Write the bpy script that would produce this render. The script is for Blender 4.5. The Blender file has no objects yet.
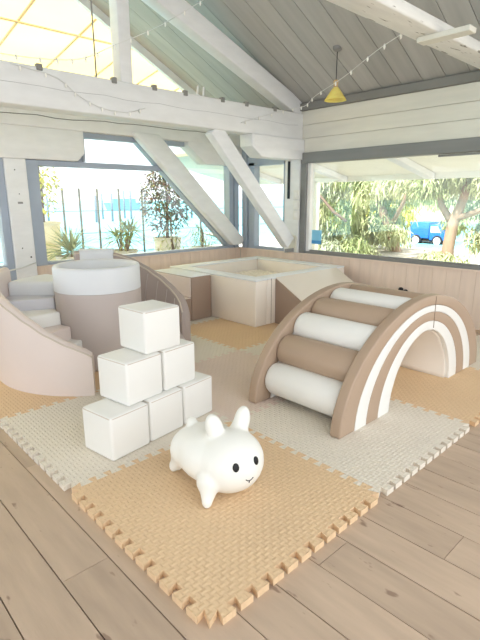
import bpy, bmesh, math, random
from mathutils import Vector, Matrix
random.seed(7)
R = math.radians
scene = bpy.context.scene
COL = scene.collection

# ------------------------------------------------------------------ camera, world, sun, exposure
cam_d = bpy.data.cameras.new('camera'); cam = bpy.data.objects.new('camera', cam_d); COL.objects.link(cam)
cam_d.sensor_fit = 'VERTICAL'; cam_d.sensor_height = 36.0; cam_d.lens = 479.43 / 640 * 36.0
cam_d.clip_end = 3000; cam_d.clip_start = 0.05
CR, CU, CF = Vector((0.7284, -0.6852, -0.0043)), Vector((0.1700, 0.1746, 0.9699)), Vector((0.6637, 0.7062, -0.2442))
cam.matrix_world = Matrix(((CR.x, CU.x, -CF.x, -0.762), (CR.y, CU.y, -CF.y, -0.959), (CR.z, CU.z, -CF.z, 1.297), (0, 0, 0, 1)))
scene.camera = cam

world = bpy.data.worlds.new('sky'); scene.world = world; world.use_nodes = True
wt = world.node_tree; wt.nodes.clear()
wo = wt.nodes.new('ShaderNodeOutputWorld'); wb = wt.nodes.new('ShaderNodeBackground')
wb.inputs[0].default_value = (0.90, 0.95, 1.0, 1); wb.inputs[1].default_value = 1.0
wt.links.new(wb.outputs[0], wo.inputs[0])

sun_d = bpy.data.lights.new('sun', 'SUN'); sun = bpy.data.objects.new('sun', sun_d); COL.objects.link(sun)
sun_d.energy = 3.8; sun_d.angle = R(2); sun_d.color = (1.0, 0.95, 0.86)
sun.rotation_euler = Vector((1.0, -0.12, -1.45)).to_track_quat('-Z', 'Y').to_euler()
sun.location = (-4, 1, 9)

vs = scene.view_settings
vs.view_transform = 'Standard'; vs.look = 'None'; vs.gamma = 1.0; vs.use_curve_mapping = False
vs.exposure = 1.32

# ------------------------------------------------------------------ materials
def lin(c):
    return tuple((x / 12.92 if x <= .04045 else ((x + .055) / 1.055) ** 2.4) for x in (v / 255 for v in c))
MATS = {}
def mat(name, rgb, rough=.6, var=.06, scale=4., stretch=(1, 1, 1), bump=0., bscale=60., rnd=0., spots=None, spec=.35, sheen=0., bdist=.004):
    """Procedural material: world-space noise in the colour, a per-object shift (rnd), optional fine bump and dark specks."""
    m = bpy.data.materials.new(name); m.use_nodes = True
    nt = m.node_tree; N, L = nt.nodes, nt.links
    b = N['Principled BSDF']; b.inputs['Roughness'].default_value = rough
    b.inputs['Specular IOR Level'].default_value = spec
    c = lin(rgb)
    geo = N.new('ShaderNodeNewGeometry'); mp = N.new('ShaderNodeMapping')
    mp.inputs['Scale'].default_value = stretch
    L.new(geo.outputs['Position'], mp.inputs['Vector'])
    nz = N.new('ShaderNodeTexNoise'); nz.inputs['Scale'].default_value = scale; nz.inputs['Detail'].default_value = 5
    L.new(mp.outputs[0], nz.inputs['Vector'])
    mr = N.new('ShaderNodeMapRange'); mr.inputs['From Min'].default_value = .3; mr.inputs['From Max'].default_value = .7
    mr.inputs['To Min'].default_value = 1 - var; mr.inputs['To Max'].default_value = 1 + var
    L.new(nz.outputs['Fac'], mr.inputs['Value'])
    val = mr.outputs[0]
    if rnd:
        oi = N.new('ShaderNodeObjectInfo'); r2 = N.new('ShaderNodeMapRange')
        r2.inputs['To Min'].default_value = 1 - rnd; r2.inputs['To Max'].default_value = 1 + rnd
        L.new(oi.outputs['Random'], r2.inputs['Value'])
        mu = N.new('ShaderNodeMath'); mu.operation = 'MULTIPLY'; L.new(val, mu.inputs[0]); L.new(r2.outputs[0], mu.inputs[1]); val = mu.outputs[0]
        vm = N.new('ShaderNodeVectorMath'); vm.operation = 'MULTIPLY_ADD'
        cb = N.new('ShaderNodeCombineXYZ')
        L.new(oi.outputs['Random'], cb.inputs[0]); L.new(oi.outputs['Random'], cb.inputs[1])
        vm.inputs[1].default_value = (37, 53, 0)
        L.new(cb.outputs[0], vm.inputs[0]); L.new(mp.outputs[0], vm.inputs[2]); L.new(vm.outputs[0], nz.inputs['Vector'])
    sc = N.new('ShaderNodeVectorMath'); sc.operation = 'SCALE'; sc.inputs[0].default_value = c
    L.new(val, sc.inputs['Scale'])
    out = sc.outputs[0]
    if spots:
        n2 = N.new('ShaderNodeTexNoise'); n2.inputs['Scale'].default_value = spots[1]; n2.inputs['Detail'].default_value = 3
        mp2 = N.new('ShaderNodeMapping'); mp2.inputs['Scale'].default_value = spots[3] if len(spots) > 3 else (1, 1, 1)
        L.new(geo.outputs['Position'], mp2.inputs[0]); L.new(mp2.outputs[0], n2.inputs['Vector'])
        r3 = N.new('ShaderNodeMapRange'); r3.inputs['From Min'].default_value = spots[2]; r3.inputs['From Max'].default_value = spots[2] + .06
        L.new(n2.outputs['Fac'], r3.inputs['Value'])
        mx = N.new('ShaderNodeMix'); mx.data_type = 'RGBA'; mx.inputs['B'].default_value = (*lin(spots[0]), 1)
        L.new(r3.outputs[0], mx.inputs['Factor']); L.new(out, mx.inputs['A']); out = mx.outputs['Result']
    L.new(out, b.inputs['Base Color'])
    if bump:
        n3 = N.new('ShaderNodeTexNoise'); n3.inputs['Scale'].default_value = bscale; n3.inputs['Detail'].default_value = 4
        L.new(mp.outputs[0], n3.inputs['Vector'])
        bp = N.new('ShaderNodeBump'); bp.inputs['Strength'].default_value = bump; bp.inputs['Distance'].default_value = bdist
        L.new(n3.outputs['Fac'], bp.inputs['Height']); L.new(bp.outputs[0], b.inputs['Normal'])
    if sheen: b.inputs['Sheen Weight'].default_value = sheen
    MATS[name] = m
    return m

def weave(m, s=.022):
    """Adds the moulded basket-weave relief of the foam mat as bump."""
    nt = m.node_tree; N, L = nt.nodes, nt.links
    def math_(op, a, b=None):
        n = N.new('ShaderNodeMath'); n.operation = op
        for k, v in enumerate((a, b)):
            if v is None: continue
            if isinstance(v, (int, float)): n.inputs[k].default_value = v
            else: L.new(v, n.inputs[k])
        return n.outputs[0]
    geo = N.new('ShaderNodeNewGeometry'); sp = N.new('ShaderNodeSeparateXYZ'); L.new(geo.outputs['Position'], sp.inputs[0])
    x = math_('DIVIDE', sp.outputs[0], s); y = math_('DIVIDE', sp.outputs[1], s)
    par = math_('MODULO', math_('ADD', math_('ADD', math_('FLOOR', x), math_('FLOOR', y)), 400), 2)
    ax = math_('ABSOLUTE', math_('SUBTRACT', math_('FRACT', x), .5)); ay = math_('ABSOLUTE', math_('SUBTRACT', math_('FRACT', y), .5))
    def bar(p, q):
        a = N.new('ShaderNodeMapRange'); a.interpolation_type = 'SMOOTHSTEP'
        a.inputs[1].default_value = .16; a.inputs[2].default_value = .34; a.inputs[3].default_value = 1; a.inputs[4].default_value = 0
        L.new(p, a.inputs[0])
        return a.outputs[0]
    h1, h2 = bar(ax, ay), bar(ay, ax)
    h = math_('ADD', math_('MULTIPLY', h1, par), math_('MULTIPLY', h2, math_('SUBTRACT', 1, par)))
    bp = N.new('ShaderNodeBump'); bp.inputs['Strength'].default_value = 1.0; bp.inputs['Distance'].default_value = .0026
    L.new(h, bp.inputs['Height']); L.new(bp.outputs[0], N['Principled BSDF'].inputs['Normal'])

def glass_mat():
    m = bpy.data.materials.new('window_glass'); m.use_nodes = True
    nt = m.node_tree; nt.nodes.clear(); N, L = nt.nodes, nt.links
    o = N.new('ShaderNodeOutputMaterial'); mx = N.new('ShaderNodeMixShader'); t = N.new('ShaderNodeBsdfTransparent'); g = N.new('ShaderNodeBsdfGlossy')
    g.inputs['Roughness'].default_value = .02; t.inputs[0].default_value = (.96, .98, .98, 1)
    mx.inputs[0].default_value = .05
    L.new(t.outputs[0], mx.inputs[1]); L.new(g.outputs[0], mx.inputs[2]); L.new(mx.outputs[0], o.inputs[0])
    MATS['glass'] = m
def translucent_mat(name, rgb, fac=.6):
    m = bpy.data.materials.new(name); m.use_nodes = True
    nt = m.node_tree; nt.nodes.clear(); N, L = nt.nodes, nt.links
    o = N.new('ShaderNodeOutputMaterial'); mx = N.new('ShaderNodeMixShader'); t = N.new('ShaderNodeBsdfTranslucent'); d = N.new('ShaderNodeBsdfDiffuse')
    nz = N.new('ShaderNodeTexNoise'); nz.inputs['Scale'].default_value = 3
    mr = N.new('ShaderNodeMapRange'); mr.inputs[3].default_value = .85; mr.inputs[4].default_value = 1.15; L.new(nz.outputs['Fac'], mr.inputs[0])
    sc = N.new('ShaderNodeVectorMath'); sc.operation = 'SCALE'; sc.inputs[0].default_value = lin(rgb); L.new(mr.outputs[0], sc.inputs['Scale'])
    L.new(sc.outputs[0], t.inputs[0]); L.new(sc.outputs[0], d.inputs[0])
    mx.inputs[0].default_value = fac; L.new(d.outputs[0], mx.inputs[1]); L.new(t.outputs[0], mx.inputs[2]); L.new(mx.outputs[0], o.inputs[0])
    MATS[name] = m

glass_mat()
mat('floor_wood', (190, 167, 145), .55, .10, 3.2, (6, .9, 1), bump=.25, bscale=14, rnd=.09, spots=((150, 126, 108), 11, .67, (1.8, .7, 1)))
mat('floor_gap', (70, 56, 46), .9, .05)
mat('mat_tan', (229, 197, 158), .75, .03, 2, spec=.25); weave(MATS['mat_tan'])
mat('mat_cream', (232, 222, 206), .75, .03, 2, spec=.25); weave(MATS['mat_cream'])
mat('mat_pink', (230, 210, 196), .75, .03, 2, spec=.25); weave(MATS['mat_pink'])
mat('white_paint', (232, 232, 231), .55, .035, 5, (1, 1, 3), bump=.35, bscale=18, rnd=.015)
mat('old_white_paint', (232, 231, 226), .6, .07, 3, (1, 6, 6), bump=.5, bscale=14, spots=((150, 144, 134), 12, .62, (.5, 3, 3)))
mat('cream_board', (222, 219, 206), .6, .05, 3, (1, .6, 4), bump=.3, bscale=12, rnd=.03)
mat('grey_frame', (164, 174, 188), .5, .04, 6)
mat('dark_frame', (134, 134, 131), .5, .05, 4, (1, .4, 4))
mat('grey_ceiling', (178, 176, 170), .65, .10, 2.2, (.5, 5, .5), bump=.3, bscale=20, rnd=.07)
mat('grey_trim', (130, 129, 124), .6, .05, 4)
mat('ply_board', (234, 214, 197), .55, .06, 3, (5, 5, .7), bump=.15, bscale=12, rnd=.035)
mat('foam_white', (236, 234, 228), .42, .015, 3, bump=.12, bscale=9, bdist=.01)
mat('foam_cream', (240, 230, 217), .42, .02, 3, bump=.12, bscale=9, bdist=.01)
mat('foam_brown', (178, 154, 132), .42, .03, 3, bump=.15, bscale=10, bdist=.01)
mat('foam_dark_brown', (164, 142, 126), .45, .03, 3, bump=.15, bscale=10, bdist=.01)
mat('foam_pink', (224, 209, 201), .42, .02, 3, bump=.14, bscale=8, bdist=.01)
mat('foam_taupe', (192, 180, 174), .42, .02, 3, bump=.14, bscale=8, bdist=.01)
mat('foam_lavender', (206, 204, 208), .42, .02, 3, bump=.12, bscale=9)
mat('foam_grey_white', (222, 223, 224), .42, .02, 3, bump=.12, bscale=9)
mat('foam_dark_taupe', (170, 155, 147), .42, .03, 3, bump=.2, bscale=12, bdist=.012)
mat('faint_crack', (190, 190, 190), .8, .03)
mat('piping', (206, 192, 176), .5, .02)
mat('pit_rim', (236, 238, 239), .4, .02)
mat('stitch', (150, 132, 114), .6, .02)
mat('vinyl_white', (240, 238, 230), .35, .01, 3)
mat('black_ink', (16, 14, 14), .3, .02)
mat('ball', (238, 228, 212), .35, .03, 3, rnd=.05)
mat('brass', (196, 160, 96), .4, .05)
mat('lamp_wood', (206, 176, 130), .5, .05)
translucent_mat('lamp_yellow', (255, 243, 158), .45)
translucent_mat('awning_yellow', (250, 238, 194), .75)
mat('awning_bar', (214, 190, 156), .6, .04)
mat('wire', (226, 226, 222), .5, .02)
mat('dark_wire', (60, 60, 60), .5, .02)
mat('bulb', (250, 248, 240), .3, .01)
mat('black_plastic', (30, 30, 34), .4, .03)
mat('switch_white', (232, 230, 224), .4, .02)
mat('metal', (140, 138, 134), .35, .04)
mat('sea', (126, 196, 206), .6, .10, .5, (1, 1, 1), bump=.2, bscale=1.2)
mat('quay', (214, 210, 202), .8, .05, 1)
mat('deck', (196, 186, 172), .7, .06, 2)
mat('rail_metal', (130, 134, 142), .5, .04)
mat('far_blue', (130, 176, 206), .7, .03)
mat('far_post', (120, 130, 140), .8, .03)
mat('pot_white', (236, 234, 230), .5, .03)
mat('pot_yellow', (250, 242, 214), .5, .03)
mat('leaf_green', (164, 178, 124), .55, .2, 3, rnd=.05)
mat('leaf_pale', (194, 200, 152), .55, .2, 3)
mat('leaf_grey', (174, 184, 158), .55, .2, 3)
mat('leaf_yellow', (214, 212, 92), .55, .2, 3)
mat('leaf_red', (138, 112, 108), .55, .25, 4)
mat('leaf_dark', (104, 112, 100), .55, .2, 3)
mat('bark', (176, 150, 128), .8, .12, 6, (1, 1, .4), bump=.5, bscale=20)
mat('bark_dark', (120, 102, 90), .8, .12, 6, (1, 1, .4), bump=.5, bscale=20)
mat('soffit', (245, 241, 226), .6, .03, 3)
mat('truck_blue', (40, 110, 200), .35, .03)
mat('truck_white', (236, 238, 240), .4, .02)
mat('tyre', (40, 40, 42), .8, .03)
mat('ground', (206, 200, 184), .9, .08, .6)
mat('sticker_blue', (140, 206, 236), .4, .02)
mat('sticker_dark', (70, 150, 210), .4, .02)

# ------------------------------------------------------------------ mesh helpers
def wloc(o):
    v = Vector((0, 0, 0))
    while o is not None: v += o.location; o = o.parent
    return v
def mk(name, V, F, m, parent=None, smooth=False, local=False, bevel=0, seg=2):
    """One mesh object. V is in world space unless local; parents are never rotated in world-space use."""
    if parent is not None and not local:
        p = wloc(parent); V = [(v[0] - p.x, v[1] - p.y, v[2] - p.z) for v in V]
    me = bpy.data.meshes.new(name); me.from_pydata([tuple(v) for v in V], [], F); me.update()
    bm = bmesh.new(); bm.from_mesh(me); bmesh.ops.recalc_face_normals(bm, faces=bm.faces)
    if bevel: bmesh.ops.bevel(bm, geom=[e for e in bm.edges if len(e.link_faces) == 2 and e.calc_face_angle(0) > .5], offset=bevel, segments=seg, profile=.5, affect='EDGES', clamp_overlap=True)
    bm.to_mesh(me); bm.free()
    o = bpy.data.objects.new(name, me); COL.objects.link(o)
    me.materials.append(MATS[m] if isinstance(m, str) else m)
    if smooth:
        for q in me.polygons: q.use_smooth = True
        if bevel or smooth == 'auto':
            try: me.set_sharp_from_angle(angle=R(50))
            except Exception: pass
    if parent is not None: o.parent = parent
    return o
def empty(name, loc=(0, 0, 0), rz=0):
    o = bpy.data.objects.new(name, None); COL.objects.link(o); o.location = loc; o.rotation_euler = (0, 0, rz); o.empty_display_size = .1
    return o
def tag(o, label=None, cat=None, group=None, kind=None):
    if label: o['label'] = label
    if cat: o['category'] = cat
    if group: o['group'] = group
    if kind: o['kind'] = kind
    return o
BF = [(0, 3, 2, 1), (4, 5, 6, 7), (0, 1, 5, 4), (1, 2, 6, 5), (2, 3, 7, 6), (3, 0, 4, 7)]
def boxv(x0, x1, y0, y1, z0, z1):
    return [(x0, y0, z0), (x1, y0, z0), (x1, y1, z0), (x0, y1, z0), (x0, y0, z1), (x1, y0, z1), (x1, y1, z1), (x0, y1, z1)]
def box(name, x0, x1, y0, y1, z0, z1, m, parent=None, bevel=0, seg=1, local=False):
    return mk(name, boxv(x0, x1, y0, y1, z0, z1), BF, m, parent, bevel=bevel, seg=seg, smooth=bool(bevel and seg > 1), local=local)
def prism(name, poly, axis, a0, a1, m, parent=None, bevel=0, seg=2, local=False, smooth=False):
    """poly: 2-D points; axis 'y': (x,z) points extruded along y; 'x': (y,z) along x; 'z': (x,y) along z."""
    def P(p, a): return {'y': (p[0], a, p[1]), 'x': (a, p[0], p[1]), 'z': (p[0], p[1], a)}[axis]
    n = len(poly); V = [P(p, a0) for p in poly] + [P(p, a1) for p in poly]
    F = [tuple(range(n)), tuple(range(2 * n - 1, n - 1, -1))] + [(i, (i + 1) % n, n + (i + 1) % n, n + i) for i in range(n)]
    return mk(name, V, F, m, parent, bevel=bevel, seg=seg, local=local, smooth=smooth or bool(bevel))
def tubeVF(pts, rad, n=8, base=0, caps=True):
    pts = [Vector(p) for p in pts]; V = []; F = []
    rads = rad if isinstance(rad, (list, tuple)) else [rad] * len(pts)
    up = None
    for i, p in enumerate(pts):
        t = (pts[min(i + 1, len(pts) - 1)] - pts[max(i - 1, 0)]).normalized()
        if up is None:
            up = Vector((0, 0, 1)) if abs(t.z) < .9 else Vector((1, 0, 0))
        a = (up - t * up.dot(t)).normalized(); b = t.cross(a); up = a
        for k in range(n):
            an = 2 * math.pi * k / n
            V.append(p + (a * math.cos(an) + b * math.sin(an)) * rads[i])
    for i in range(len(pts) - 1):
        for k in range(n):
            F.append((base + i * n + k, base + i * n + (k + 1) % n, base + (i + 1) * n + (k + 1) % n, base + (i + 1) * n + k))
    if caps:
        F.append(tuple(base + k for k in range(n))); F.append(tuple(base + (len(pts) - 1) * n + k for k in range(n)))
    return V, F
def tube(name, pts, rad, m, parent=None, n=8, local=False):
    V, F = tubeVF(pts, rad, n); return mk(name, V, F, m, parent, smooth=True, local=local)
def lathe(name, prof, c, m, parent=None, n=32, local=False, axis='z'):
    """prof: (r, h) from one end to the other, closed by the axis when r == 0."""
    V = []; F = []
    for r, h in prof:
        for k in range(n):
            a = 2 * math.pi * k / n; x, y = r * math.cos(a), r * math.sin(a)
            V.append({'z': (c[0] + x, c[1] + y, c[2] + h), 'y': (c[0] + x, c[1] + h, c[2] + y), 'x': (c[0] + h, c[1] + x, c[2] + y)}[axis])
    for i in range(len(prof) - 1):
        for k in range(n): F.append((i * n + k, i * n + (k + 1) % n, (i + 1) * n + (k + 1) % n, (i + 1) * n + k))
    F.append(tuple(range(n))); F.append(tuple((len(prof) - 1) * n + k for k in range(n)))
    return mk(name, V, F, m, parent, smooth='auto', local=local)
def structure(o): o['kind'] = 'structure'; return o
def link_copy(o, loc, parent=None):
    c = o.copy(); COL.objects.link(c); c.location = loc; c.parent = parent; return c

# world layout: X runs along the gable window wall to the corner, Y along the street window wall; foam mat top is Z = 0
XW, YW, ZF = 4.31, 4.43, -0.028          # street wall plane, gable wall plane, floor level
RIDGE = 0.2; Z0 = 2.47; SLOPE = .5       # roof: Z = Z0 + SLOPE * (XW - X)
def roofz(x): return Z0 + SLOPE * (XW - x)

# ------------------------------------------------------------------ floor of wide planks
floor = structure(box('floor', -4.0, XW + .1, -5.0, YW + .1, ZF - .12, ZF - .012, 'floor_gap'))
pw = .183; x = -1.895 + .0
k = 0
while x < XW:
    x1 = min(x + pw, XW + .02)
    y = -2.6 - random.random() * 1.6
    fixed = {}
    while y < YW:
        y1 = y + random.uniform(1.5, 2.6)
        if YW - y1 < .5: y1 = YW
        if y1 > -2.2 and (x > -1.9):
            dz = random.uniform(-.0012, .0006)
            box('plank', x + .0022, x1 - .0022, y + .0012, min(y1, YW) - .0012, ZF - .014, ZF + dz, 'floor_wood', floor)
        y = y1
    x += pw; k += 1

# ------------------------------------------------------------------ street wall (X = XW) with the long window
wall_r = structure(box('wall_right', XW + .02, XW + .16, -2.6, YW + .16, ZF - .1, .56, 'cream_board'))
y = -1.05; bw = .152
while y < YW - .03:
    y1 = min(y + bw, YW)
    box('board', XW, XW + .024, y + .0012, y1 - .0012, ZF, .575, 'ply_board', wall_r)
    y = y1
box('sill', XW - .025, XW + .16, -2.6, YW, .575, .592, 'ply_board', wall_r)
for z0, z1 in ((1.875, 2.043), (2.047, 2.205), (2.209, 2.375)):
    box('upper_board', XW + random.uniform(-.002, .002), XW + .05, -2.6, YW, z0, z1, 'cream_board', wall_r)
box('upper_wall', XW + .05, XW + .16, -2.6, YW + .16, 1.875, 2.6, 'cream_board', wall_r)
structure(box('trim_1', XW - .045, XW + .05, -2.6, YW, 2.377, 2.462, 'grey_trim', bevel=.004))     # eave trim
w1 = structure(empty('window_1', (XW, .3, .59)))
box('head', XW - .035, XW + .1, -2.6, 3.245, 1.742, 1.872, 'dark_frame', w1, bevel=.004)
box('jamb', XW - .03, XW + .1, 3.155, 3.245, .592, 1.742, 'dark_frame', w1, bevel=.003)
box('inner_jamb', XW + .0, XW + .08, 3.105, 3.155, .61, 1.742, 'pot_white', w1, bevel=.003)
box('bottom_rail', XW - .012, XW + .1, -2.6, 3.155, .592, .622, 'dark_frame', w1, bevel=.003)
box('bottom_bead', XW + .02, XW + .07, -2.6, 3.105, .622, .640, 'metal', w1)
box('pane', XW + .045, XW + .052, -2.6, 3.105, .640, 1.742, 'glass', w1)
box('top_track', XW + .02, XW + .06, -.8, 1.45, 1.715, 1.735, 'metal', w1)
box('sticker', XW + .040, XW + .0445, 2.93, 3.085, .72, .90, 'sticker_blue', w1)
box('sticker_band', XW + .037, XW + .0445, 2.93, 3.085, .722, .765, 'sticker_dark', w1)
# post between the long window and the narrow one
post_c = structure(empty('trim_2', (XW, 3.4, .59)))
box('post', XW - .05, XW + .1, 3.25, 3.50, .592, 1.875, 'white_paint', post_c, bevel=.004)
box('base_block', XW - .07, XW - .05, 3.265, 3.40, .60, .82, 'cream_board', post_c, bevel=.003)
w2 = structure(empty('window_2', (XW, 3.8, .59)))
box('jamb', XW - .03, XW + .08, 3.50, 3.545, .592, 1.80, 'grey_frame', w2, bevel=.003)
box('jamb', XW - .03, XW + .08, 4.10, 4.22, .592, 1.80, 'grey_frame', w2, bevel=.003)
box('jamb', XW - .05, XW + .06, 4.24, 4.34, .592, 2.05, 'grey_frame', w2, bevel=.003)
box('head', XW - .03, XW + .08, 3.50, 4.40, 1.755, 1.875, 'grey_frame', w2, bevel=.003)
box('bottom_rail', XW - .03, XW + .08, 3.545, 4.10, .592, .625, 'grey_frame', w2, bevel=.003)
box('pane', XW + .03, XW + .036, 3.545, 4.10, .625, 1.755, 'glass', w2)
tag(box('vent_slot', XW - .064, XW - .0505, 3.405, 3.445, 1.30, 1.78, 'black_plastic', bevel=.003), 'narrow black vertical slot cover on the white corner post', 'slot cover')
sw = tag(empty('switch_panel', (XW - .051, 3.28, 1.02)), 'white triple switch panel low on the corner post edge', 'switch')
for i in range(3):
    s = box('switch', XW - .075, XW - .052, 3.225, 3.325, 1.03 + i * .13, 1.15 + i * .13, 'switch_white', sw, bevel=.006, seg=2)
    box('rocker', XW - .080, XW - .075, 3.25, 3.30, 1.06 + i * .13, 1.12 + i * .13, 'pot_white', s, bevel=.002)
so = tag(empty('wall_socket', (XW, 1.70, .27)), 'small black twin plug socket low on the plywood wall', 'socket')
for dy in (-.028, .03):
    lathe('plug', [(.0, 0), (.026, 0), (.028, -.02), (.02, -.035), (0, -.035)], (XW - .001, 1.70 + dy, .275 + dy * .3), 'black_plastic', so, n=14, axis='x')

# ------------------------------------------------------------------ gable wall (Y = YW) with the sea window
wall_l = structure(box('wall_left', -4.0, XW + .16, YW + .02, YW + .16, ZF - .1, .56, 'cream_board'))
x = -.9; bw = .17
while x < XW - .02:
    x1 = min(x + bw, XW - .002)
    box('board', x + .0012, x1 - .0012, YW, YW + .024, ZF, .575, 'ply_board', wall_l)
    x = x1
box('sill', -4.0, XW, YW - .025, YW + .16, .575, .592, 'ply_board', wall_l)
w3 = structure(empty('window_3', (2.7, YW, .59)))
box('jamb', 1.205, 1.335, YW - .03, YW + .1, .592, 1.71, 'grey_frame', w3, bevel=.004)
box('jamb', 4.07, 4.15, YW - .03, YW + .1, .592, 2.1, 'grey_frame', w3, bevel=.004)
box('jamb', 4.155, 4.24, YW - .05, YW + .08, .592, 2.1, 'grey_frame', w3, bevel=.004)
box('bottom_rail', 1.335, 4.07, YW - .01, YW + .1, .592, .625, 'grey_frame', w3, bevel=.003)
box('mid_rail', 1.335, 2.95, YW - .01, YW + .1, 1.652, 1.712, 'grey_frame', w3, bevel=.004)
box('mullion', 1.80, 1.87, YW - .01, YW + .1, 1.712, 2.03, 'grey_frame', w3, bevel=.004)
box('top_rail', 1.87, 4.07, YW + .0, YW + .1, 1.975, 2.06, 'grey_frame', w3, bevel=.004)
box('pane', 1.335, 4.07, YW + .045, YW + .051, .625, 1.652, 'glass', w3)
box('clerestory_pane', 1.87, 4.07, YW + .045, YW + .051, 1.712, 1.975, 'glass', w3)
# brace edging of the sash, following the diagonal
def slanted(name, p0, p1, w_up, w_dn, y0, y1, m, parent, bevel=.004, cut=None):
    (xa, za), (xb, zb) = p0, p1
    d = Vector((xb - xa, zb - za)).normalized(); nrm = Vector((-d.y, d.x))
    if nrm.y < 0: nrm = -nrm
    poly = [(xa + nrm.x * w_up, za + nrm.y * w_up), (xb + nrm.x * w_up, zb + nrm.y * w_up), (xb - nrm.x * w_dn, zb - nrm.y * w_dn), (xa - nrm.x * w_dn, za - nrm.y * w_dn)]
    return prism(name, poly, 'y', y0, y1, m, parent, bevel=bevel, seg=2)
prism('diagonal_sash', [(2.52, 2.03), (2.75, 2.03), (4.15, .75), (4.15, .60), (4.06, .60)], 'y', YW - .02, YW + .1, 'grey_frame', w3, bevel=.004)
tr_w = structure(empty('trim_3', (2.7, YW, .59)))
prism('brace', [(2.45, 2.07), (2.815, 2.07), (4.235, .745), (4.245, .69), (4.20, .645), (4.03, .645)], 'y', YW - .15, YW - .035, 'white_paint', tr_w, bevel=.012)
box('wall_beam', -4.0, XW, YW - .10, YW + .14, 2.03, 2.36, 'white_paint', tr_w, bevel=.008)
prism('corbel', [(-1.5, 2.03), (1.845, 2.03), (1.845, 1.80), (1.76, 1.714), (-1.5, 1.714)], 'y', YW - .09, YW + .12, 'white_paint', tr_w, bevel=.005)
prism('corbel', [(3.30, 2.04), (XW, 2.04), (XW, 1.765), (3.60, 1.765), (3.30, 1.98)], 'y', YW - .09, YW + .12, 'white_paint', tr_w, bevel=.005)
box('corbel_edge', 1.845, 1.87, YW - .05, YW + .1, 1.714, 2.03, 'grey_frame', tr_w)
post_l = structure(empty('trim_4', (1.1, YW, .0)))
box('post', .985, 1.20, YW - .06, YW + .12, ZF, 1.714, 'white_paint', post_l, bevel=.005)
for (px, pz, r) in ((1.08, 1.60, .007), (1.10, 1.36, .006), (1.07, .80, .007), (1.15, .70, .010)):
    lathe('screw_head', [(0, 0), (r, 0), (r * .7, -.004), (0, -.004)], (px, YW - .06, pz), 'dark_wire', post_l, n=8, axis='y')
box('key_plate', 1.075, 1.125, YW - .064, YW - .06, 1.26, 1.28, 'metal', post_l)
w4 = structure(empty('window_4', (.3, YW, .59)))
box('jamb', .905, .985, YW - .03, YW + .1, .45, 1.714, 'grey_frame', w4, bevel=.004)
box('bottom_rail', -1.5, .905, YW - .01, YW + .1, .592, .625, 'grey_frame', w4, bevel=.003)
box('pane', -1.5, .905, YW + .045, YW + .051, .625, 1.714, 'glass', w4)
tag(tube('cord', [(.6, 4.30, .62), (.85, 4.33, .575), (1.05, 4.355, .60), (1.19, 4.362, .635)], .008, 'wire'), 'thin white cord slung across the foot of the white post', 'cord')

# ------------------------------------------------------------------ roof boards and trusses
ceiling = structure(empty('ceiling', (XW, 0, Z0)))
bw = .238; y = -2.14
me_cache = {}
while y < YW + .3:
    y1 = y + bw
    for side in (0, 1):
        xa, xb = (XW + .12, RIDGE) if side == 0 else (RIDGE, -4.2)
        za, zb = roofz(xa), roofz(xb)
        if side: zb = roofz(RIDGE) - SLOPE * (RIDGE - xb)
        V = [(xa, y + .003, za), (xb, y + .003, zb), (xb, y1 - .003, zb), (xa, y1 - .003, za)]
        V += [(v[0], v[1], v[2] + .03) for v in V]
        mk('board', V, BF, 'grey_ceiling', ceiling)
    y = y1
# roof deck above the boards closes the gaps
for s, (xa, xb) in enumerate(((XW + .5, RIDGE), (RIDGE, -4.4))):
    za = roofz(xa) if s == 0 else roofz(RIDGE); zb = roofz(RIDGE) if s == 0 else roofz(RIDGE) - SLOPE * (RIDGE - xb)
    V = [(xa, -2.14, za + .035), (xb, -2.14, zb + .035), (xb, YW + .32, zb + .035), (xa, YW + .32, za + .035)]
    V += [(v[0], v[1], v[2] + .08) for v in V]
    mk('roof_deck', V, BF, 'grey_trim', ceiling)
# barge board along the gable edge
V = []
slb = [(XW + .1, roofz(XW + .1) - .10), (RIDGE, roofz(RIDGE) - .10), (RIDGE, roofz(RIDGE)), (XW + .1, roofz(XW + .1))]
prism('barge_board', slb, 'y', YW + .30, YW + .36, 'white_paint', ceiling)

YT0, YT1 = 3.25, 3.45
truss = structure(empty('roof_truss', (2.0, 3.35, 2.03)))
tag(truss, 'white painted timber roof truss in front of the sea window', 'truss')
box('tie_beam', -4.0, XW, YT0, YT1, 2.035, 2.345, 'white_paint', truss, bevel=.012, seg=2)
prism('rafter', [(4.305, 2.50), (4.305, 2.30), (RIDGE, 3.83), (RIDGE, 4.06)], 'y', YT0 + .02, YT1 - .02, 'white_paint', truss, bevel=.01)
box('queen_post', 1.725, 1.85, YT0 + .01, YT1 - .05, 2.345, 3.40, 'white_paint', truss, bevel=.008, seg=2)
slanted('brace', (2.86, 2.045), (4.15, .72), .10, .075, YT0 + .03, YT1 - .05, 'white_paint', truss, bevel=.008)
prism('corbel', [(3.37, 2.035), (XW, 2.035), (XW, 1.785), (3.53, 1.785), (3.37, 1.90)], 'y', YT0 - .03, YT1 - .02, 'white_paint', truss, bevel=.006)
box('corbel_board', 3.40, XW - .005, YT0 - .034, YT0 - .028, 1.895, 2.02, 'white_paint', truss, bevel=.002)
box('shoe_plate', 4.03, 4.20, YT0 + .015, YT0 + .028, .61, .66, 'metal', truss)
for bx in (.95, 1.62, 2.05, 2.42, 2.92, 3.28, 3.75):
    b = box('clip', bx, bx + .05, YT0 - .012, YT0 + .03, 2.315, 2.365, 'metal', truss, bevel=.004)
for bx in (2.62, 2.70):
    tube('peg', [(bx, YT0 + .03, 2.34), (bx + .01, YT0 + .03, 2.44)], .011, 'white_paint', truss, n=8)
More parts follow.
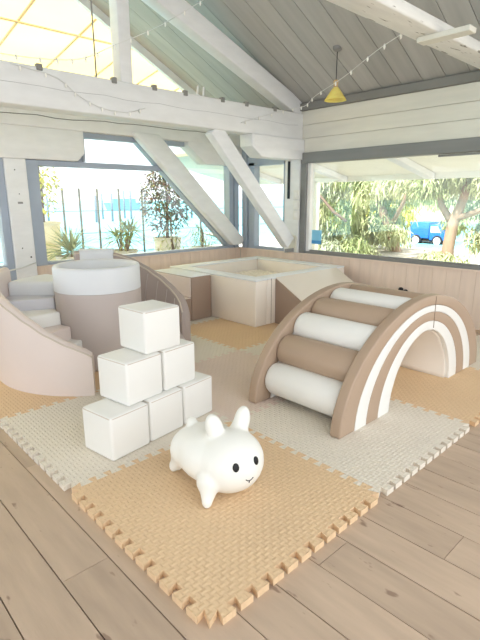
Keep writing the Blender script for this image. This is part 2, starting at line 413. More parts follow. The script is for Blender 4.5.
crk = [(.6 + i * .19, 2.215 + .006 * math.sin(i * 1.7) + .004 * math.sin(i * 4.1)) for i in range(20)]
tube('shake', [(a, YT0 - .0015, b - .02) for a, b in crk], .0018, 'faint_crack', truss, n=4)
tube('shake', [(a - .2, YW - .1015, b - .075 + .02 * (a > 2.2)) for a, b in crk], .004, 'grey_trim', tr_w, n=4)

near = structure(empty('tie_beam', (2.5, .88, 2.40)))
tag(near, 'weathered white tie beam crossing under the grey ceiling near the long window', 'beam')
box('beam', -3.9, XW, .77, .975, 2.40, 2.48, 'old_white_paint', near, bevel=.012, seg=2)
box('cleat', 2.735, 2.84, .56, .93, 2.365, 2.40, 'cream_board', near, bevel=.004)

# thin conduit in front of the awning
tag(tube('conduit_rod', [(1.50, 3.30, 2.345), (1.50, 3.30, roofz(1.5) + .01)], .007, 'metal'), 'thin grey rod rising from the truss beam to the roof', 'rod')

# ------------------------------------------------------------------ foam puzzle mat
NT, TD = 12, .019
def edge_pts():
    out = [(0, 0)]
    for k in range(NT):
        c = .03 + .94 * (k + .5) / NT
        out += [(c - .019, -TD), (c - .029, TD), (c + .029, TD), (c + .019, -TD)]
    return out + [(1, 0)]
EP = edge_pts(); G0 = .012
MX, MY = 4, 4
play_mat = tag(empty('play_mat', (G0, G0, ZF)), 'interlocking foam play mat of tan, cream and pink tiles on the wood floor', 'mat')
for i in range(MX):
    for j in range(MY):
        sgn = lambda outer, s: s
        P = [(i + t, j - o) for t, o in EP][:-1]
        P += [(i + 1 + o, j + t) for t, o in EP][:-1]
        P += [(i + t, j + 1 - o if j + 1 < MY else j + 1 + o) for t, o in EP][::-1][:-1]
        P += [(i + o if i > 0 else i - o, j + t) for t, o in EP][::-1][:-1]
        cname = 'mat_tan' if (i % 2 == 0 and j % 2 == 0) else ('mat_pink' if (i % 2 and j % 2) else 'mat_cream')
        sx = .98 if MX else 1
        prism('tile', [(G0 + a, G0 + b) for a, b in P], 'z', ZF, 0 - .0004 * ((i + j) % 2), cname, play_mat)

# ------------------------------------------------------------------ foam cubes
def foam_cube(loc, rz, label):
    s = .125
    r = tag(empty('foam_cube', loc, R(rz)), label, 'cube', 'white foam cubes stacked as a pyramid')
    V = boxv(-s, s, -s, s, 0, .24)
    o = mk('cover', V, BF, 'foam_white', r, smooth=True, local=True, bevel=.016, seg=4)
    # gentle cushion bulge
    for z, nm in ((.2315, 'piping'),):
        q = s - .003; c = .012
        loop = [(-q + c, -q), (q - c, -q), (q, -q + c), (q, q - c), (q - c, q), (-q + c, q), (-q, q - c), (-q, -q + c), (-q + c, -q)]
        tube('piping', [(a, b, z) for a, b in loop], .0026, 'piping', r, n=6, local=True)
    return r
def at_corner(cx, cy, rz, z):     # centre from the near corner
    a = R(rz); s = .125
    return (cx + s * math.cos(a) - s * math.sin(a), cy + s * math.sin(a) + s * math.cos(a), z)
foam_cube(at_corner(.264, 1.077, 8.5, 0), 8.5, 'white foam cube at the left end of the bottom row of three')
foam_cube(at_corner(.522, 1.118, 8.5, 0), 8.5, 'white foam cube in the middle of the bottom row of three')
foam_cube(at_corner(.780, 1.160, 8.5, 0), 8.5, 'white foam cube at the right end of the bottom row of three')
foam_cube(at_corner(.400, 1.135, 8.5, .2405), 9, 'white foam cube at the left of the middle row of two')
foam_cube(at_corner(.662, 1.178, 7.5, .2405), 8, 'white foam cube at the right of the middle row of two')
foam_cube(at_corner(.548, 1.185, 2.5, .481), 4, 'white foam cube alone on top of the pyramid')

# ------------------------------------------------------------------ rainbow arch climber
AX, AE = 2.235, 1.93
def sup(a, b, n=40):
    out = []
    for k in range(n + 1):
        t = math.pi * k / n; c, s = math.cos(t), math.sin(t)
        out.append((AX - a * math.copysign(abs(c) ** (2 / AE), c), b * s ** (2 / AE) if s > 1e-9 else 0.0))
    return out
ach = tag(empty('arch_climber', (AX, .78, 0)), 'rainbow arch climber with brown and white padded rollers on the play mat', 'climber')
RA = [.945, .795, .680, .55, .425]; RB = [.68, .612, .568, .508, .448]
cols = ['foam_brown', 'foam_white', 'foam_brown', 'foam_white']
for (ya, yb) in ((.425, .495), (1.085, 1.155)):
    for k in range(4):
        o1 = sup(RA[k], RB[k]); o2 = sup(RA[k + 1] + .001, RB[k + 1] + .001)
        prism('arch_band', o1 + o2[::-1], 'y', ya, yb, cols[k], ach, bevel=.010 if k == 0 else .004, seg=3)
    tube('apex_seam', [(AX + .09 + .0, ya - .0015, RB[0] - .012), (AX + .09, ya - .0015, RB[4] + .004)], .0025, 'stitch', ach, n=5)
o1 = sup(.44, .466); o2 = sup(.405, .436)
prism('tunnel_lining', o1 + o2[::-1], 'y', .455, 1.125, 'foam_cream', ach, smooth=True)
# rollers at equal steps along an inner arch
cen = sup(.79, .564, 400); acc = [0]
for q in range(400): acc.append(acc[-1] + math.dist(cen[q], cen[q + 1]))
NR = 10; rr = .111
start = next(q for q in range(401) if cen[q][1] > .14)
s0 = acc[start]; s1 = acc[-1] - s0
rp = [(0, 0), (.07, 0), (.102, .008), (rr, .03), (rr, .56), (.102, .582), (.07, .59), (0, .59)]
for q in range(NR):
    s = s0 + (s1 - s0) * q / (NR - 1); idx = min(range(401), key=lambda w: abs(acc[w] - s))
    lathe('roller', rp, (cen[idx][0], .495, cen[idx][1]), 'foam_white' if q % 2 == 0 else 'foam_brown', ach, n=28, axis='y')

# ------------------------------------------------------------------ spiral slide tower
TX, TY, TR, RO = 1.03, 2.63, .337, .80
slide = tag(empty('spiral_slide', (TX, TY, 0)), 'pink and taupe soft play tower with curved steps and a curved slide', 'slide')
def pol(a, r): return (TX + r * math.cos(R(a)), TY + r * math.sin(R(a)))
lathe('tower', [(0, 0), (TR - .02, 0), (TR, .015), (TR, .605), (0, .605)], (TX, TY, 0), 'foam_taupe', slide, n=56)
lathe('tower_band', [(TR - .05, .62), (TR - .045, .775), (TR - .035, .795), (TR - .02, .802), (TR - .006, .797), (TR + .001, .78), (TR + .001, .607), (TR - .03, .605), (TR - .05, .605), (TR - .05, .62)], (TX, TY, 0), 'foam_grey_white', slide, n=56)
lathe('tower_seat', [(0, .605), (TR - .051, .605), (TR - .051, .69), (TR - .09, .70), (0, .70)], (TX, TY, 0), 'foam_grey_white', slide, n=48)
def arc_wall(name, a0, a1, r0, r1, ztop, m, n=40, zbot=0.0, endr=0):
    sec = []
    for k in range(n + 1):
        a = a0 + (a1 - a0) * k / n; zt = ztop(k / n)
        w = r1 - r0; rd = min(w * .5, .045)
        prof = [(r0, zbot), (r1, zbot), (r1, zt - rd)]
        for q in range(1, 6):
            t = math.pi * q / 6; prof.append(((r0 + r1) / 2 + w / 2 * math.cos(t), zt - rd + rd * math.sin(t)))
        prof.append((r0, zt - rd))
        sec.append([(*pol(a, r), z) for r, z in prof])
    m_ = len(sec[0]); V = [p for s in sec for p in s]; F = []
    for i in range(n):
        for j in range(m_): F.append((i * m_ + j, i * m_ + (j + 1) % m_, (i + 1) * m_ + (j + 1) % m_, (i + 1) * m_ + j))
    F += [tuple(range(m_)), tuple(n * m_ + j for j in range(m_))]
    return mk(name, V, F, m, slide, smooth='auto')
def interp(pts):
    def f(t):
        for (a, za), (b, zb) in zip(pts, pts[1:]):
            if t <= b:
                u = (t - a) / (b - a); u = u * u * (3 - 2 * u) * .3 + u * .7
                return za + (zb - za) * u
        return pts[-1][1]
    return f
gz = interp([(0, .295), (.03, .325), (.10, .37), (.2, .44), (.3, .52), (.4, .59), (.5, .645), (.62, .70), (.8, .745), (1, .77)])
arc_wall('stair_guard', 238, 133, .725, .805, gz, 'foam_pink', zbot=0)
def piping_arc(a0, a1, r, zf, n=50, rad=.006, m='piping'):
    tube('piping', [(*pol(a0 + (a1 - a0) * k / n, r), zf(k / n)) for k in range(n + 1)], rad, m, slide, n=6)
piping_arc(238, 133, .800, lambda t: gz(t) - .022)
def wedge(name, a0, a1, r0, r1, z0, z1, m, n=8, bev=.03):
    P = [pol(a0 + (a1 - a0) * k / n, r0) for k in range(n + 1)] + [pol(a1 + (a0 - a1) * k / n, r1) for k in range(n + 1)]
    return prism(name, P, 'z', z0, z1, m, slide, bevel=bev, seg=4)
ang = [(140, 100, .66, 'foam_grey_white'), (160, 138, .55, 'foam_lavender'), (184, 158, .465, 'foam_white'), (203, 182, .365, 'foam_pink'), (218, 201, .265, 'foam_white'), (232, 216, .15, 'foam_pink')]
for a0, a1, z, m in ang: wedge('step', a0, a1, TR + .002, .724, 0 if z < .2 else z - .17, z, m)
wedge('platform', 138, 72, TR + .002, .724, 0, .485, 'foam_taupe', bev=.01)
# curved slide running down from the platform
sz = interp([(0, .835), (.15, .835), (.3, .81), (.42, .77), (.55, .69), (.68, .61), (.8, .53), (.9, .465), (.96, .41), (1, .33)])
arc_wall('slide_guard', 78, -13, .725, .805, sz, 'foam_dark_taupe')
piping_arc(78, -13, .73, lambda t: sz(t) - .02, rad=.008)
for a_ in (44, 34, 24, 15, 6, -3):
    t_ = (78 - a_) / 91
    tube('rib_seam', [(*pol(a_ + 5, .7235), max(.5 - .44 * t_, .08)), (*pol(a_ + 2, .7235), sz(t_) - .16), (*pol(a_, .7235), sz(t_) - .05)], .004, 'foam_taupe', slide, n=5)
arc_wall('entry_guard', 75, 51, .71, .81, lambda t: .85, 'foam_grey_white', n=8)
n = 30; V = []; F = []
for k in range(n + 1):
    t = k / n; a = 72 + (-20 - 72) * t
    z = .50 - .44 * (t ** 1.15)
    for r, zz in ((TR + .002, 0), (.724, 0), (.724, z), (TR + .1, z - .012), (TR + .002, z)): V.append((*pol(a, r), max(zz, 0.0)))
for i in range(n):
    for j in range(5): F.append((i * 5 + j, i * 5 + (j + 1) % 5, (i + 1) * 5 + (j + 1) % 5, (i + 1) * 5 + j))
F += [tuple(range(5)), tuple(n * 5 + j for j in range(5))]
mk('slide_chute', V, F, 'foam_taupe', slide, smooth='auto')

# ------------------------------------------------------------------ ball pit with stairs and ramp
PX0, PX1, PY0, PY1, PH, PT = 2.65, 4.20, 2.44, 3.95, .50, .17
pit = tag(empty('ball_pit', ((PX0 + PX1) / 2, (PY0 + PY1) / 2, 0)), 'square cream foam ball pit in the corner under the windows', 'ball pit')
def wallseg(x0, x1, y0, y1):
    w = box('wall_pad', x0, x1, y0, y1, 0, PH - .02, 'foam_cream', pit, bevel=.012, seg=2)
    box('rim', x0, x1, y0, y1, PH - .021, PH, 'pit_rim', w, bevel=.009, seg=2)
wallseg(PX0, PX0 + PT, PY0, PY1); wallseg(PX1 - PT, PX1, PY0, PY1)
wallseg(PX0 + PT + .001, PX1 - PT - .001, PY0, PY0 + PT); wallseg(PX0 + PT + .001, PX1 - PT - .001, PY1 - PT, PY1)
box('base_pad', PX0 + PT + .001, PX1 - PT - .001, PY0 + PT + .001, PY1 - PT - .001, 0, .285, 'foam_cream', pit)
balls = []
br = .036; b0 = None; row = 0; y = PY0 + PT + .045
eye = Vector((-.762, -.959, 1.297))
while y < PY1 - PT - .038:
    x = PX0 + PT + .045 + (row % 2) * br
    while x < PX1 - PT - .038:
        p = Vector((x + random.uniform(-.004, .004) * 0, y, .285 + br))
        # keep only the balls a viewer beside the camera could see over the near rims
        t1 = (PX0 + PT - eye.x) / (p.x - eye.x); t2 = (PY0 + PT - eye.y) / (p.y - eye.y)
        zr = eye.z + (p.z + br - eye.z) * max(t1, t2)
        if zr > PH - .035:
            if b0 is None:
                b0 = lathe('ball', [(br * math.sin(math.pi * q / 10) if 0 < q < 10 else 0, -br * math.cos(math.pi * q / 10)) for q in range(11)], (0, 0, 0), 'ball', None, n=16)
                o = b0
            else: o = b0.copy(); COL.objects.link(o)
            o.location = p
            tag(o, 'cream plastic ball lying in the corner ball pit', 'ball', 'cream balls in the ball pit')
        x += 2 * br + .001
    y += br * 1.735; row += 1
st = tag(empty('foam_stairs', (2.45, 3.4, 0)), 'brown foam stairs leading up to the ball pit beside the slide', 'stairs')
prism('stair_block', [(2.36, 0), (2.64, 0), (2.64, .478), (2.36, .478)], 'y', 3.13, 3.86, 'foam_dark_brown', st, bevel=.012)
prism('stair_block', [(2.06, 0), (2.355, 0), (2.355, .25), (2.06, .25)], 'y', 3.13, 3.86, 'foam_dark_brown', st, bevel=.012)
box('tread', 2.362, 2.638, 3.135, 3.855, .479, .487, 'pit_rim', st, bevel=.003)
box('tread', 2.062, 2.353, 3.135, 3.855, .251, .259, 'foam_pink', st, bevel=.003)
box('riser_pad', 2.345, 2.359, 3.14, 3.85, .262, .475, 'foam_pink', st, bevel=.003)
rp_ = tag(empty('foam_ramp', (3.5, 2.2, 0)), 'brown sided foam ramp sloping down from the ball pit behind the arch', 'ramp')
RY = 2.438
prism('ramp_wedge', [(RY, 0), (RY, .485), (RY - .80, .04), (RY - .80, 0)], 'x', 2.94, 4.02, 'foam_dark_brown', rp_, bevel=.006)
prism('ramp_surface', [(RY, .4865), (RY, .497), (RY - .80, .051), (RY - .80, .0415)], 'x', 2.95, 4.02, 'foam_cream', rp_, bevel=.003)
for xx in (PX0 + PT + .06,): box('seam', xx, xx + .006, PY0 - .002, PY0 + .002, .01, PH - .01, 'stitch', pit)

# ------------------------------------------------------------------ bouncy bunny
bun = tag(empty('bunny_toy', (.52, .60, 0), R(-95)), 'white inflatable bunny riding toy with black eyes on the tan tile', 'toy')
bm = bmesh.new()
def ell(c, r, rot=None, seg=24):
    mtx = Matrix.Translation(c)
    if rot is not None: mtx = mtx @ rot.to_4x4()
    mtx = mtx @ Matrix.Diagonal((*r, 1))
    bmesh.ops.create_uvsphere(bm, u_segments=seg, v_segments=16, radius=1, matrix=mtx)
from mathutils import Euler
ell((-.01, .005, .150), (.205, .158, .128))          # trunk
ell((.098, .030, .150), (.150, .160, .140))          # head
ell((-.105, -.005, .140), (.130, .142, .108))         # rump
for fx, fy in ((.150, -.135), (.125, .120), (-.190, -.098), (-.180, .112)):
    ell((fx, fy, .034), (.024, .024, .034)); ell((fx * .90, fy * .88, .065), (.036, .034, .05)); ell((fx * .78, fy * .74, .10), (.06, .055, .06))
for s_, y_ in ((-1, -.004), (1, .122)):
    ell((.050, y_ + s_ * .016, .306 - .012 * (s_ > 0)), (.034, .042, .072), Euler((-s_ * .28, -.06, 0)).to_matrix())
    ell((.055, y_ * .95, .255), (.042, .046, .05))
ell((-.150, -.012, .252), (.028, .028, .030)); ell((-.148, -.01, .23), (.028, .028, .03))
me = bpy.data.meshes.new('body'); bm.to_mesh(me); bm.free()
body = bpy.data.objects.new('body', me); COL.objects.link(body); body.parent = bun
me.materials.append(MATS['vinyl_white'])
md = body.modifiers.new('r', 'REMESH'); md.mode = 'VOXEL'; md.voxel_size = .0075; md.use_smooth_shade = True
md = body.modifiers.new('s', 'SMOOTH'); md.factor = .5; md.iterations = 9
bpy.context.view_layer.update()
dg = bpy.context.evaluated_depsgraph_get()
me2 = bpy.data.meshes.new_from_object(body.evaluated_get(dg)); body.modifiers.clear(); body.data = me2; me2.name = 'body'
for q in me2.polygons: q.use_smooth = True
bpy.context.view_layer.update()
from mathutils.bvhtree import BVHTree
bvh = BVHTree.FromPolygons([v.co for v in me2.vertices], [tuple(q.vertices) for q in me2.polygons])
def face_point(y, z):
    h = bvh.ray_cast(Vector((.6, y, z)), Vector((-1, 0, 0))); return h[0], h[1]
def decal(name, pts, r, parent):
    P = []
    for y, z in pts:
        q, nn = face_point(y, z); P.append(q + nn * .0008)
    return tube(name, P, r, 'black_ink', parent, n=6, local=True)
for s in (1, -1):
    q, nn = face_point(.018 + s * .052, .194)
    V = []; F = []
    tq = nn.to_track_quat('Z', 'Y').to_matrix()
    n = 20
    for ring, (rf, h) in enumerate(((1, -.002), (1, .0015), (.7, .003))):
        for k in range(n):
            a = 2 * math.pi * k / n
            loc = Vector((math.cos(a) * .0145 * rf, math.sin(a) * .019 * rf, h))
            V.append(q + tq @ loc)
    for ring in range(2):
        for k in range(n): F.append((ring * n + k, ring * n + (k + 1) % n, (ring + 1) * n + (k + 1) % n, (ring + 1) * n + k))
    F.append(tuple(2 * n + k for k in range(n)))
    mk('eye', V, F, 'black_ink', bun, smooth=True, local=True)
decal('mouth', [(.046, .128), (.037, .121), (.026, .118), (.016, .121), (.006, .130)], .0022, bun)
decal('nose_line', [(.026, .118), (.026, .107)], .0022, bun)

# ------------------------------------------------------------------ pendant lamp and string lights
LX, LY = 3.675, 2.30
lz = roofz(LX)
lamp = tag(empty('pendant_lamp', (LX, LY, lz)), 'small yellow cone pendant lamp hanging from the grey ceiling', 'lamp')
lathe('ceiling_rose', [(0, 0.01), (.045, .02), (.045, -.012), (.02, -.03), (0, -.03)], (LX, LY, lz - .004), 'metal', lamp, n=20)
tube('cord', [(LX, LY, lz - .02), (LX, LY, lz - .30)], .004, 'dark_wire', lamp, n=6)
lathe('neck', [(0, .075), (.022, .075), (.028, .06), (.022, .04), (.024, .0), (0, .0)], (LX, LY, lz - .375), 'lamp_wood', lamp, n=18)
lathe('shade', [(.022, .125), (.028, .125), (.115, .0), (.111, .0), (.024, .12), (.022, .125)], (LX, LY, lz - .495), 'lamp_yellow', lamp, n=32)
lathe('bulb', [(0, 0), (.02, .005), (.028, .025), (.018, .05), (0, .06)], (LX, LY, lz - .45), 'bulb', lamp, n=14)
def string(label, ctrl, nb, hang=.035):
    P = [Vector(c) for c in ctrl]; pts = []
    for i in range(len(P) - 1):
        p0, p1, p2, p3 = P[max(i - 1, 0)], P[i], P[i + 1], P[min(i + 2, len(P) - 1)]
        for k in range(8):
            t = k / 8
            pts.append(.5 * ((2 * p1) + (p2 - p0) * t + (2 * p0 - 5 * p1 + 4 * p2 - p3) * t * t + (3 * p1 - p0 - 3 * p2 + p3) * t ** 3))
    pts.append(P[-1])
    r = tag(empty('string_lights', P[0]), label, 'string lights')
    tube('wire', pts, .0035, 'wire', r, n=5)
    for k in range(nb):
        q = pts[int((k + .5) / nb * (len(pts) - 1))]
        s = lathe('bulb', [(0, 0), (.008, -.002), (.009, -.02), (.005, -.032), (0, -.034)], (q.x, q.y, q.z + .001), 'bulb', r, n=8)
        lathe('holder', [(0, .008), (.007, .008), (.008, -.004), (0, -.004)], (q.x, q.y, q.z), 'wire', s, n=8)
string('white string lights drooping from the rafter across the queen post and awning', [(2.50, 3.0, 3.12), (2.0, 3.02, 2.80), (1.59, 3.1, 2.585), (1.3, 3.16, 2.44), (.96, 3.18, 2.385), (.5, 3.19, 2.365)], 13)
string('white string lights looping over the front face of the truss beam', [(.75, 3.24, 2.325), (1.1, 3.235, 2.28), (1.28, 3.235, 2.17), (1.5, 3.235, 2.09), (1.75, 3.235, 2.08), (1.95, 3.235, 2.14)], 9)
string('white string lights strung from the weathered beam past the yellow lamp', [(2.70, .99, 2.45), (3.0, 1.42, 2.46), (3.45, 2.05, 2.44), (3.85, 2.7, 2.42), (4.15, 3.1, 2.40), (4.0, 3.235, 2.36), (3.6, 3.235, 2.25), (3.2, 3.235, 2.13)], 14)

random.seed(5)
# ------------------------------------------------------------------ outside: terrace, sea, railing, plants
structure(box('terrace', -12, 12, YW + .17, 7.7, -.25, -.06, 'deck'))
sea = structure(mk('sea', [(-900, 7.9, -1.6), (900, 7.9, -1.6), (900, 1600, -1.6), (-900, 1600, -1.6)], [(0, 1, 2, 3)], 'sea'))
structure(mk('quay', boxv(12, 17, 8.0, 15, -1.7, -.6), BF, 'quay'))
rail = tag(empty('railing', (4, 7.5, -.06)), 'dark metal post railing with thin cables along the terrace edge', 'railing')
for px in (1.4, 1.9, 2.40, 2.92, 3.23, 3.58, 4.02, 4.53, 5.2, 6.0, 6.9, 7.8):
    tube('post', [(px, 7.5, -.06), (px, 7.5, 1.5 if px < 5 else 1.05)], .022, 'rail_metal', rail, n=8)
for z in (.30, .7, 1.10): tube('cable', [(-2, 7.5, z), (9, 7.5, z)], .007, 'rail_metal', rail, n=5)
for k in range(16):
    xx = 9 + k * 2.6 + random.uniform(-.6, .6); yy = 62 + random.uniform(-4, 8)
    tag(tube('mooring_post', [(xx, yy, -1.7), (xx, yy, 2.3 + random.uniform(-.4, .8))], .16, 'far_post', n=8), 'distant grey mooring post standing in the sea', 'post', 'mooring posts out in the bay')
fb = tag(empty('ferry', (70, 120, -1.6)), 'distant pale blue ferry near the horizon', 'boat')
prism('hull', [(64.5, -1.6), (73, -1.6), (74.5, .5), (63.5, .5)], 'y', 119, 121, 'far_blue', fb)
box('cabin', 65.5, 72.5, 119.3, 120.7, .5, 1.6, 'far_blue', fb); box('wheelhouse', 70, 72, 119.5, 120.5, 1.6, 2.3, 'truck_white', fb)

def leaf_mesh(name, items, m, parent):
    """items: (base, direction, length, width, droop) -> folded tapering blades"""
    V = []; F = []
    for b, d, L_, w, dr in items:
        d = d.normalized(); side = d.cross(Vector((0, 0, 1)))
        if side.length < .05: side = Vector((1, 0, 0))
        side.normalize(); nrm = side.cross(d)
        i = len(V); mid = b + d * L_ * .5 + Vector((0, 0, -dr * L_ * .18)); tip = b + d * L_ + Vector((0, 0, -dr * L_ * .7))
        V += [b, mid + side * w - nrm * w * .3, mid + nrm * w * .2, mid - side * w - nrm * w * .3, tip]
        F += [(i, i + 1, i + 2), (i, i + 2, i + 3), (i + 1, i + 4, i + 2), (i + 2, i + 4, i + 3)]
    o = mk(name, V, F, m, parent); return o
def rv(): 
    while True:
        v = Vector((random.uniform(-1, 1), random.uniform(-1, 1), random.uniform(-1, 1)))
        if .05 < v.length < 1: return v
def pot(parent, x, y, z0, r, h, m):
    return lathe('pot', [(0, 0), (r * .78, 0), (r, h * .96), (r * 1.06, h * .97), (r * 1.06, h), (r * .92, h), (r * .9, h * .9), (0, h * .9)], (x, y, z0), m, parent, n=24)
def spiky(x, y, h0, n, L_, label, m='leaf_green', stems=1, name='spiky_plant'):
    r = tag(empty(name, (x, y, -.06)), label, 'plant')
    pot(r, x, y, -.06, .2, h0 + .06, 'pot_white')
    items = []
    for s in range(stems):
        ox, oy = (random.uniform(-.13, .13), random.uniform(-.1, .1)) if stems > 1 else (0, 0)
        top = Vector((x + ox, y + oy, h0 + (random.uniform(.05, .30) if stems > 1 else .05)))
        tube('stem', [(x + ox * .4, y + oy * .4, h0 - .06), top], .014, 'bark', r, n=6)
        for k in range(n):
            a = random.uniform(0, 2 * math.pi); e = random.uniform(-.1, 1.3)
            items.append((top, Vector((math.cos(a) * math.cos(e), math.sin(a) * math.cos(e), math.sin(e))), L_ * random.uniform(.7, 1.1), .014, random.uniform(.2, .9)))
    for b, d, l, w, dr in items: pass
    leaf_mesh('blades', items, m, r)['kind'] = 'stuff'
    return r
spiky(2.06, 5.4, .56, 120, .62, 'grey green spiky agave in a white pot outside the sea window', 'leaf_grey')
spiky(2.86, 5.4, .58, 20, .42, 'thin stemmed green dracaena outside the middle of the sea window', 'leaf_green', 7, 'dracaena_plant')
def bushy(x, y, z0, z1, rx, nleaf, mats, label, potmat, name, poth, ry=None, top_taper=.6, lw=.022, ll=.09, trunk=.03):
    r = tag(empty(name, (x, y, -.06)), label, 'plant')
    pot(r, x, y, -.06, .24, poth + .06, potmat)
    tube('trunk', [(x, y, poth - .06), (x + .02, y, (poth + z1) / 2), (x - .01, y, z1 - .1)], [trunk, trunk * .8, trunk * .4], 'bark_dark', r, n=7)
    per = {m: [] for m in mats}
    for k in range(nleaf):
        v = rv(); zc = (z0 + z1) / 2; hz = (z1 - z0) / 2
        wr = rx * (1 - (1 - top_taper) * max(0, v.z))
        p = Vector((x + v.x * wr, y + v.y * (ry or rx), zc + v.z * hz))
        d = Vector((v.x + random.uniform(-.6, .6), v.y + random.uniform(-.6, .6), random.uniform(-.7, .8)))
        per[mats[k % len(mats)]].append((p, d, ll * random.uniform(.6, 1.3), lw, .4))
    for m, it in per.items():
        leaf_mesh('foliage', it, m, r)['kind'] = 'stuff'
    return r
bushy(2.13, 6.45, 1.0, 2.05, .28, 420, ['leaf_pale', 'leaf_yellow'], 'airy yellow green shrub in a pale yellow planter by the white post', 'pot_yellow', 'potted_shrub', .98)
bushy(.75, 5.6, .3, 1.5, .35, 420, ['leaf_pale', 'leaf_yellow'], 'pale green shrub seen through the window sliver beyond the white post', 'pot_yellow', 'potted_shrub', .3)
bushy(4.13, 6.1, .68, 2.03, .45, 1500, ['leaf_dark', 'leaf_red', 'leaf_grey'], 'dense reddish leaved bush in a white planter beside the diagonal brace', 'pot_white', 'red_leaf_bush', .66)
for (x, y, n, l) in ((5.55, 6.9, 260, 'loose green plant between the red leaved bush and the brace foot'), (3.50, 5.08, 120, 'low pale foliage plant in front of the red leaved bush')):
    bushy(x, y, .35, .82, .34, n, ['leaf_grey', 'leaf_pale'], l, 'pot_white', 'low_plant', .35, lw=.012, ll=.14)

# yellow awning beyond the open gable
aw = tag(empty('awning', (1.5, 4.9, 3.3)), 'translucent yellow fabric awning on tan bars beyond the open gable', 'awning')
def awz(y): return 3.62 - (y - 4.85) * .16
V = [(-2.5, 4.85, awz(4.85)), (5.2, 4.85, awz(4.85)), (5.2, 9.5, awz(9.5)), (-2.5, 9.5, awz(9.5))]
V += [(a, b, c + .006) for a, b, c in V]
mk('fabric', V, BF, 'awning_yellow', aw)
for xx in (-.6, .2, 1.0, 1.8, 2.6, 3.4, 4.2, 5.0):
    tube('bar', [(xx, 4.85, awz(4.85) - .03), (xx, 9.5, awz(9.5) - .03)], .015, 'awning_bar', aw, n=6)
for yy in (5.7, 6.9, 8.1, 9.3): tube('cross_bar', [(-2.5, yy, awz(yy) - .07), (5.2, yy, awz(yy) - .07)], .014, 'awning_bar', aw, n=6)

# ------------------------------------------------------------------ outside: street side
structure(mk('ground', [(XW + .17, -30, -.9), (14, -30, -.9), (30, -30, -1.75), (80, -30, -1.78), (80, 40, -1.78), (30, 40, -1.75), (14, 9, -.9), (XW + .17, 7.6, -.9)], [(0, 1, 6, 7), (1, 2, 5, 6), (2, 3, 4, 5)], 'ground'))
po = structure(empty('porch_roof', (5.4, 1, 1.8)))
V = [(XW + .17, -3, 2.02), (6.3, -3, 1.66), (6.3, 7, 1.66), (XW + .17, 7, 2.02)]; V += [(a, b, c + .05) for a, b, c in V]
mk('soffit', V, BF, 'soffit', po)
box('fascia', 6.3, 6.36, -3, 7, 1.575, 1.73, 'soffit', po, bevel=.004)
for yy in (-.6, .9, 2.4, 3.9, 5.4):
    V = [(XW + .18, yy, 1.93), (6.29, yy, 1.57), (6.29, yy + .13, 1.57), (XW + .18, yy + .13, 1.93)]; V += [(a, b, c + .085) for a, b, c in V]
    mk('rafter_tail', V, BF, 'white_paint', po)
box('porch_post', 6.3, 6.4, 4.55, 4.68, -.9, 1.6, 'soffit', po)

def tree(label, base, trunk_pts, trads, branches, clumps, mats, nper, ll=.19, lw=.019, droop=.8):
    r = tag(empty('eucalyptus_tree', base), label, 'tree', 'street trees beyond the long window')
    t = tube('trunk', trunk_pts, trads, 'bark', r, n=10)
    for P, rd in branches: tube('branch', P, rd, 'bark' if rd[0] > .06 else 'bark_dark', r, n=7)
    per = {m: [] for m in mats}
    for ci, (c, rad) in enumerate(clumps):
        m = mats[ci % len(mats)]
        for k in range(nper):
            v = rv(); p = Vector(c) + Vector((v.x * rad[0], v.y * rad[1], v.z * rad[2]))
            d = Vector((random.uniform(-1, 1), random.uniform(-1, 1), random.uniform(-1.4, .5)))
            per[m].append((p, d, ll * random.uniform(.6, 1.3), lw, droop))
    for m, it in per.items():
        if it: leaf_mesh('foliage', it, m, r)['kind'] = 'stuff'
    return r
lm = ['leaf_pale', 'leaf_green', 'leaf_pale', 'leaf_grey']
def clumps(n, x, y, z, s=(.6, .8, .5)):
    return [((random.uniform(*x), y[0] + (y[1] - y[0]) * (k + random.random()) / n, random.uniform(*z)), tuple(q * random.uniform(.75, 1.1) for q in s)) for k in range(n)]
random.seed(21)
tree('pale barked tree forking near the right end of the long window', (10, 3.75, -.9),
     [(10, 3.75, -.95), (10.02, 3.72, .2), (10.0, 3.66, .75), (10.05, 3.5, 1.3), (10.1, 3.38, 2.6)], [.17, .13, .12, .09, .07],
     [([(10.0, 3.66, .75), (10.0, 3.95, 1.15), (9.9, 4.1, 1.9), (9.8, 4.2, 2.8)], [.09, .075, .06, .05]),
      ([(10.0, 3.62, .85), (10.0, 3.1, 1.05), (9.9, 2.5, 1.45), (9.8, 1.9, 2.0)], [.075, .06, .05, .04])],
     clumps(9, (9.5, 10.5), (2.6, 4.9), (1.45, 1.75), (.4, .35, .28)) + clumps(6, (9.5, 10.5), (2.4, 4.6), (1.9, 2.3), (.4, .4, .3)) + clumps(6, (9.0, 9.8), (2.3, 3.9), (-.35, .05), (.35, .35, .24)) + clumps(4, (10.3, 10.9), (2.6, 3.4), (.5, 1.1), (.35, .35, .3)), lm, 330)
tree('leaning tree with brown trunk in the middle of the long window', (11, 5.25, -.9),
     [(11, 5.25, -.95), (11, 5.5, -.1), (11, 5.75, .5), (10.9, 6.1, 1.3), (10.8, 6.3, 2.6)], [.18, .14, .13, .10, .08],
     [([(11, 5.75, .5), (10.8, 5.3, 1.2), (10.6, 5.0, 2.0)], [.07, .05, .03])],
     clumps(8, (10.6, 11.4), (5.4, 7.2), (.35, .85), (.4, .45, .35)) + clumps(8, (10.6, 11.4), (5.0, 6.9), (1.25, 1.9), (.4, .45, .32)), lm, 360)
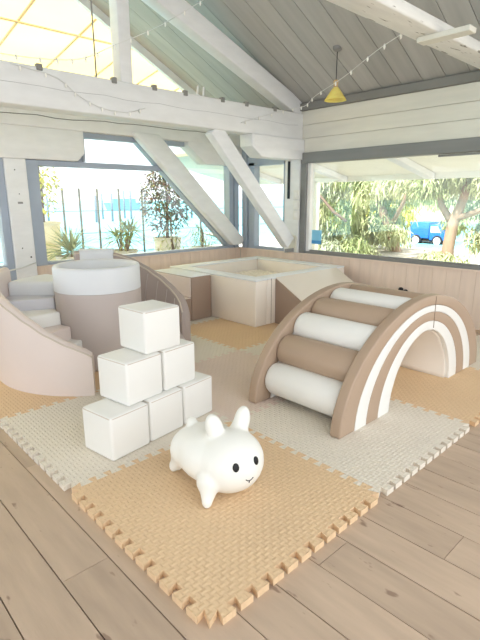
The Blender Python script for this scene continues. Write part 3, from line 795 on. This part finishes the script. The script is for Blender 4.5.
tree('broad weeping tree with a dark slanting branch near the corner post', (9.6, 7.5, -.9),
     [(9.6, 7.5, -.95), (9.6, 7.45, .4), (9.6, 7.4, 1.6), (9.6, 7.3, 2.6)], [.2, .17, .13, .08],
     [([(8.7, 5.55, .80), (8.7, 5.9, 1.0), (8.7, 6.3, 1.35), (8.75, 6.7, 1.6)], [.04, .038, .035, .03])],
     clumps(9, (8.9, 9.8), (5.4, 7.4), (-.1, .45), (.4, .4, .35)) + clumps(7, (9.0, 9.9), (6.0, 7.4), (.6, 1.1), (.4, .4, .35)) + clumps(8, (8.9, 9.9), (5.2, 7.4), (1.4, 1.9), (.4, .45, .3)), lm, 380)
tree('far bright green tree filling the gaps behind the leaning tree', (17, 10, -1.06),
     [(17, 10, -1.1), (17, 10, 2.6)], [.2, .12], [],
     clumps(14, (16, 17.5), (8.6, 13.2), (-.4, .9), (.8, .8, .6)) + clumps(12, (16, 17.5), (8.0, 13.2), (1.2, 2.6), (.8, .8, .6)), ['leaf_pale', 'leaf_yellow', 'leaf_pale', 'leaf_green'], 300, .30, .036)
tree('far loose tree standing behind the pale forked trunk', (21.5, 7.0, -1.3),
     [(21.5, 7.0, -1.35), (21.5, 7, 2.6)], [.2, .12], [],
     clumps(12, (20.5, 22.5), (6.0, 11.2), (1.3, 2.2), (.8, .8, .5)) + clumps(8, (20.5, 22.5), (6.0, 11), (2.4, 3.4), (.8, .8, .5)) + clumps(4, (20.5, 22.5), (6.6, 8.2), (.0, 1.0), (.8, .6, .5)), ['leaf_pale', 'leaf_grey', 'leaf_green'], 300, .30, .036)
# parked blue truck between the trunks
TKX, TKY, TKZ = 30.0, 13.0, -1.75
tk = tag(empty('blue_truck', (TKX, TKY, TKZ)), 'blue truck with white wheels parked between the tree trunks', 'truck')
box('cargo_box', TKX, TKX + 1.9, TKY + .75, TKY + 2.1, TKZ + .5, TKZ + 1.55, 'truck_blue', tk, bevel=.04, seg=2)
prism('cab', [(TKY + .73, TKZ + .4), (TKY - .3, TKZ + .4), (TKY - .3, TKZ + .8), (TKY + .1, TKZ + 1.4), (TKY + .73, TKZ + 1.4)], 'x', TKX, TKX + 1.9, 'truck_blue', tk, bevel=.05)
prism('side_window', [(TKY + .62, TKZ + .9), (TKY - .05, TKZ + .9), (TKY + .18, TKZ + 1.3), (TKY + .62, TKZ + 1.3)], 'x', TKX - .02, TKX + .01, 'truck_white', tk)
box('chassis', TKX + .1, TKX + 1.8, TKY - .3, TKY + 2.1, TKZ + .3, TKZ + .4, 'tyre', tk)
for yy in (TKY + .15, TKY + 1.6):
    w = lathe('wheel', [(0, 0), (.32, 0), (.36, .04), (.36, .22), (0, .24)], (TKX - .04, yy, TKZ + .36), 'tyre', tk, n=24, axis='x')
    lathe('hub', [(0, -.02), (.14, -.02), (.24, 0), (.24, .02), (0, .02)], (TKX - .04, yy, TKZ + .36), 'truck_white', w, n=20, axis='x')
structure(mk('land', [(60, -40, -1.9), (60, 52, -1.9), (62, 52, 2.2), (62, 20, 3.2), (62, -40, 2.6), (75, -40, 2.6), (75, 20, 3.2), (75, 52, 2.2)], [(0, 1, 2, 3), (0, 3, 4), (4, 3, 6, 5), (3, 2, 7, 6)], 'leaf_pale'))
fe = tag(empty('street_fence', (14, 5, -.9)), 'low white picket fence between the trees and the street', 'fence')
for k in range(40):
    yy = 2.6 + k * .17
    box('picket', 14, 14.03, yy, yy + .09, -.9, -.35 + .03 * (k % 2), 'truck_white', fe)
for z in (-.75, -.5): box('rail', 14.031, 14.06, 2.5, 9.4, z, z + .06, 'truck_white', fe)
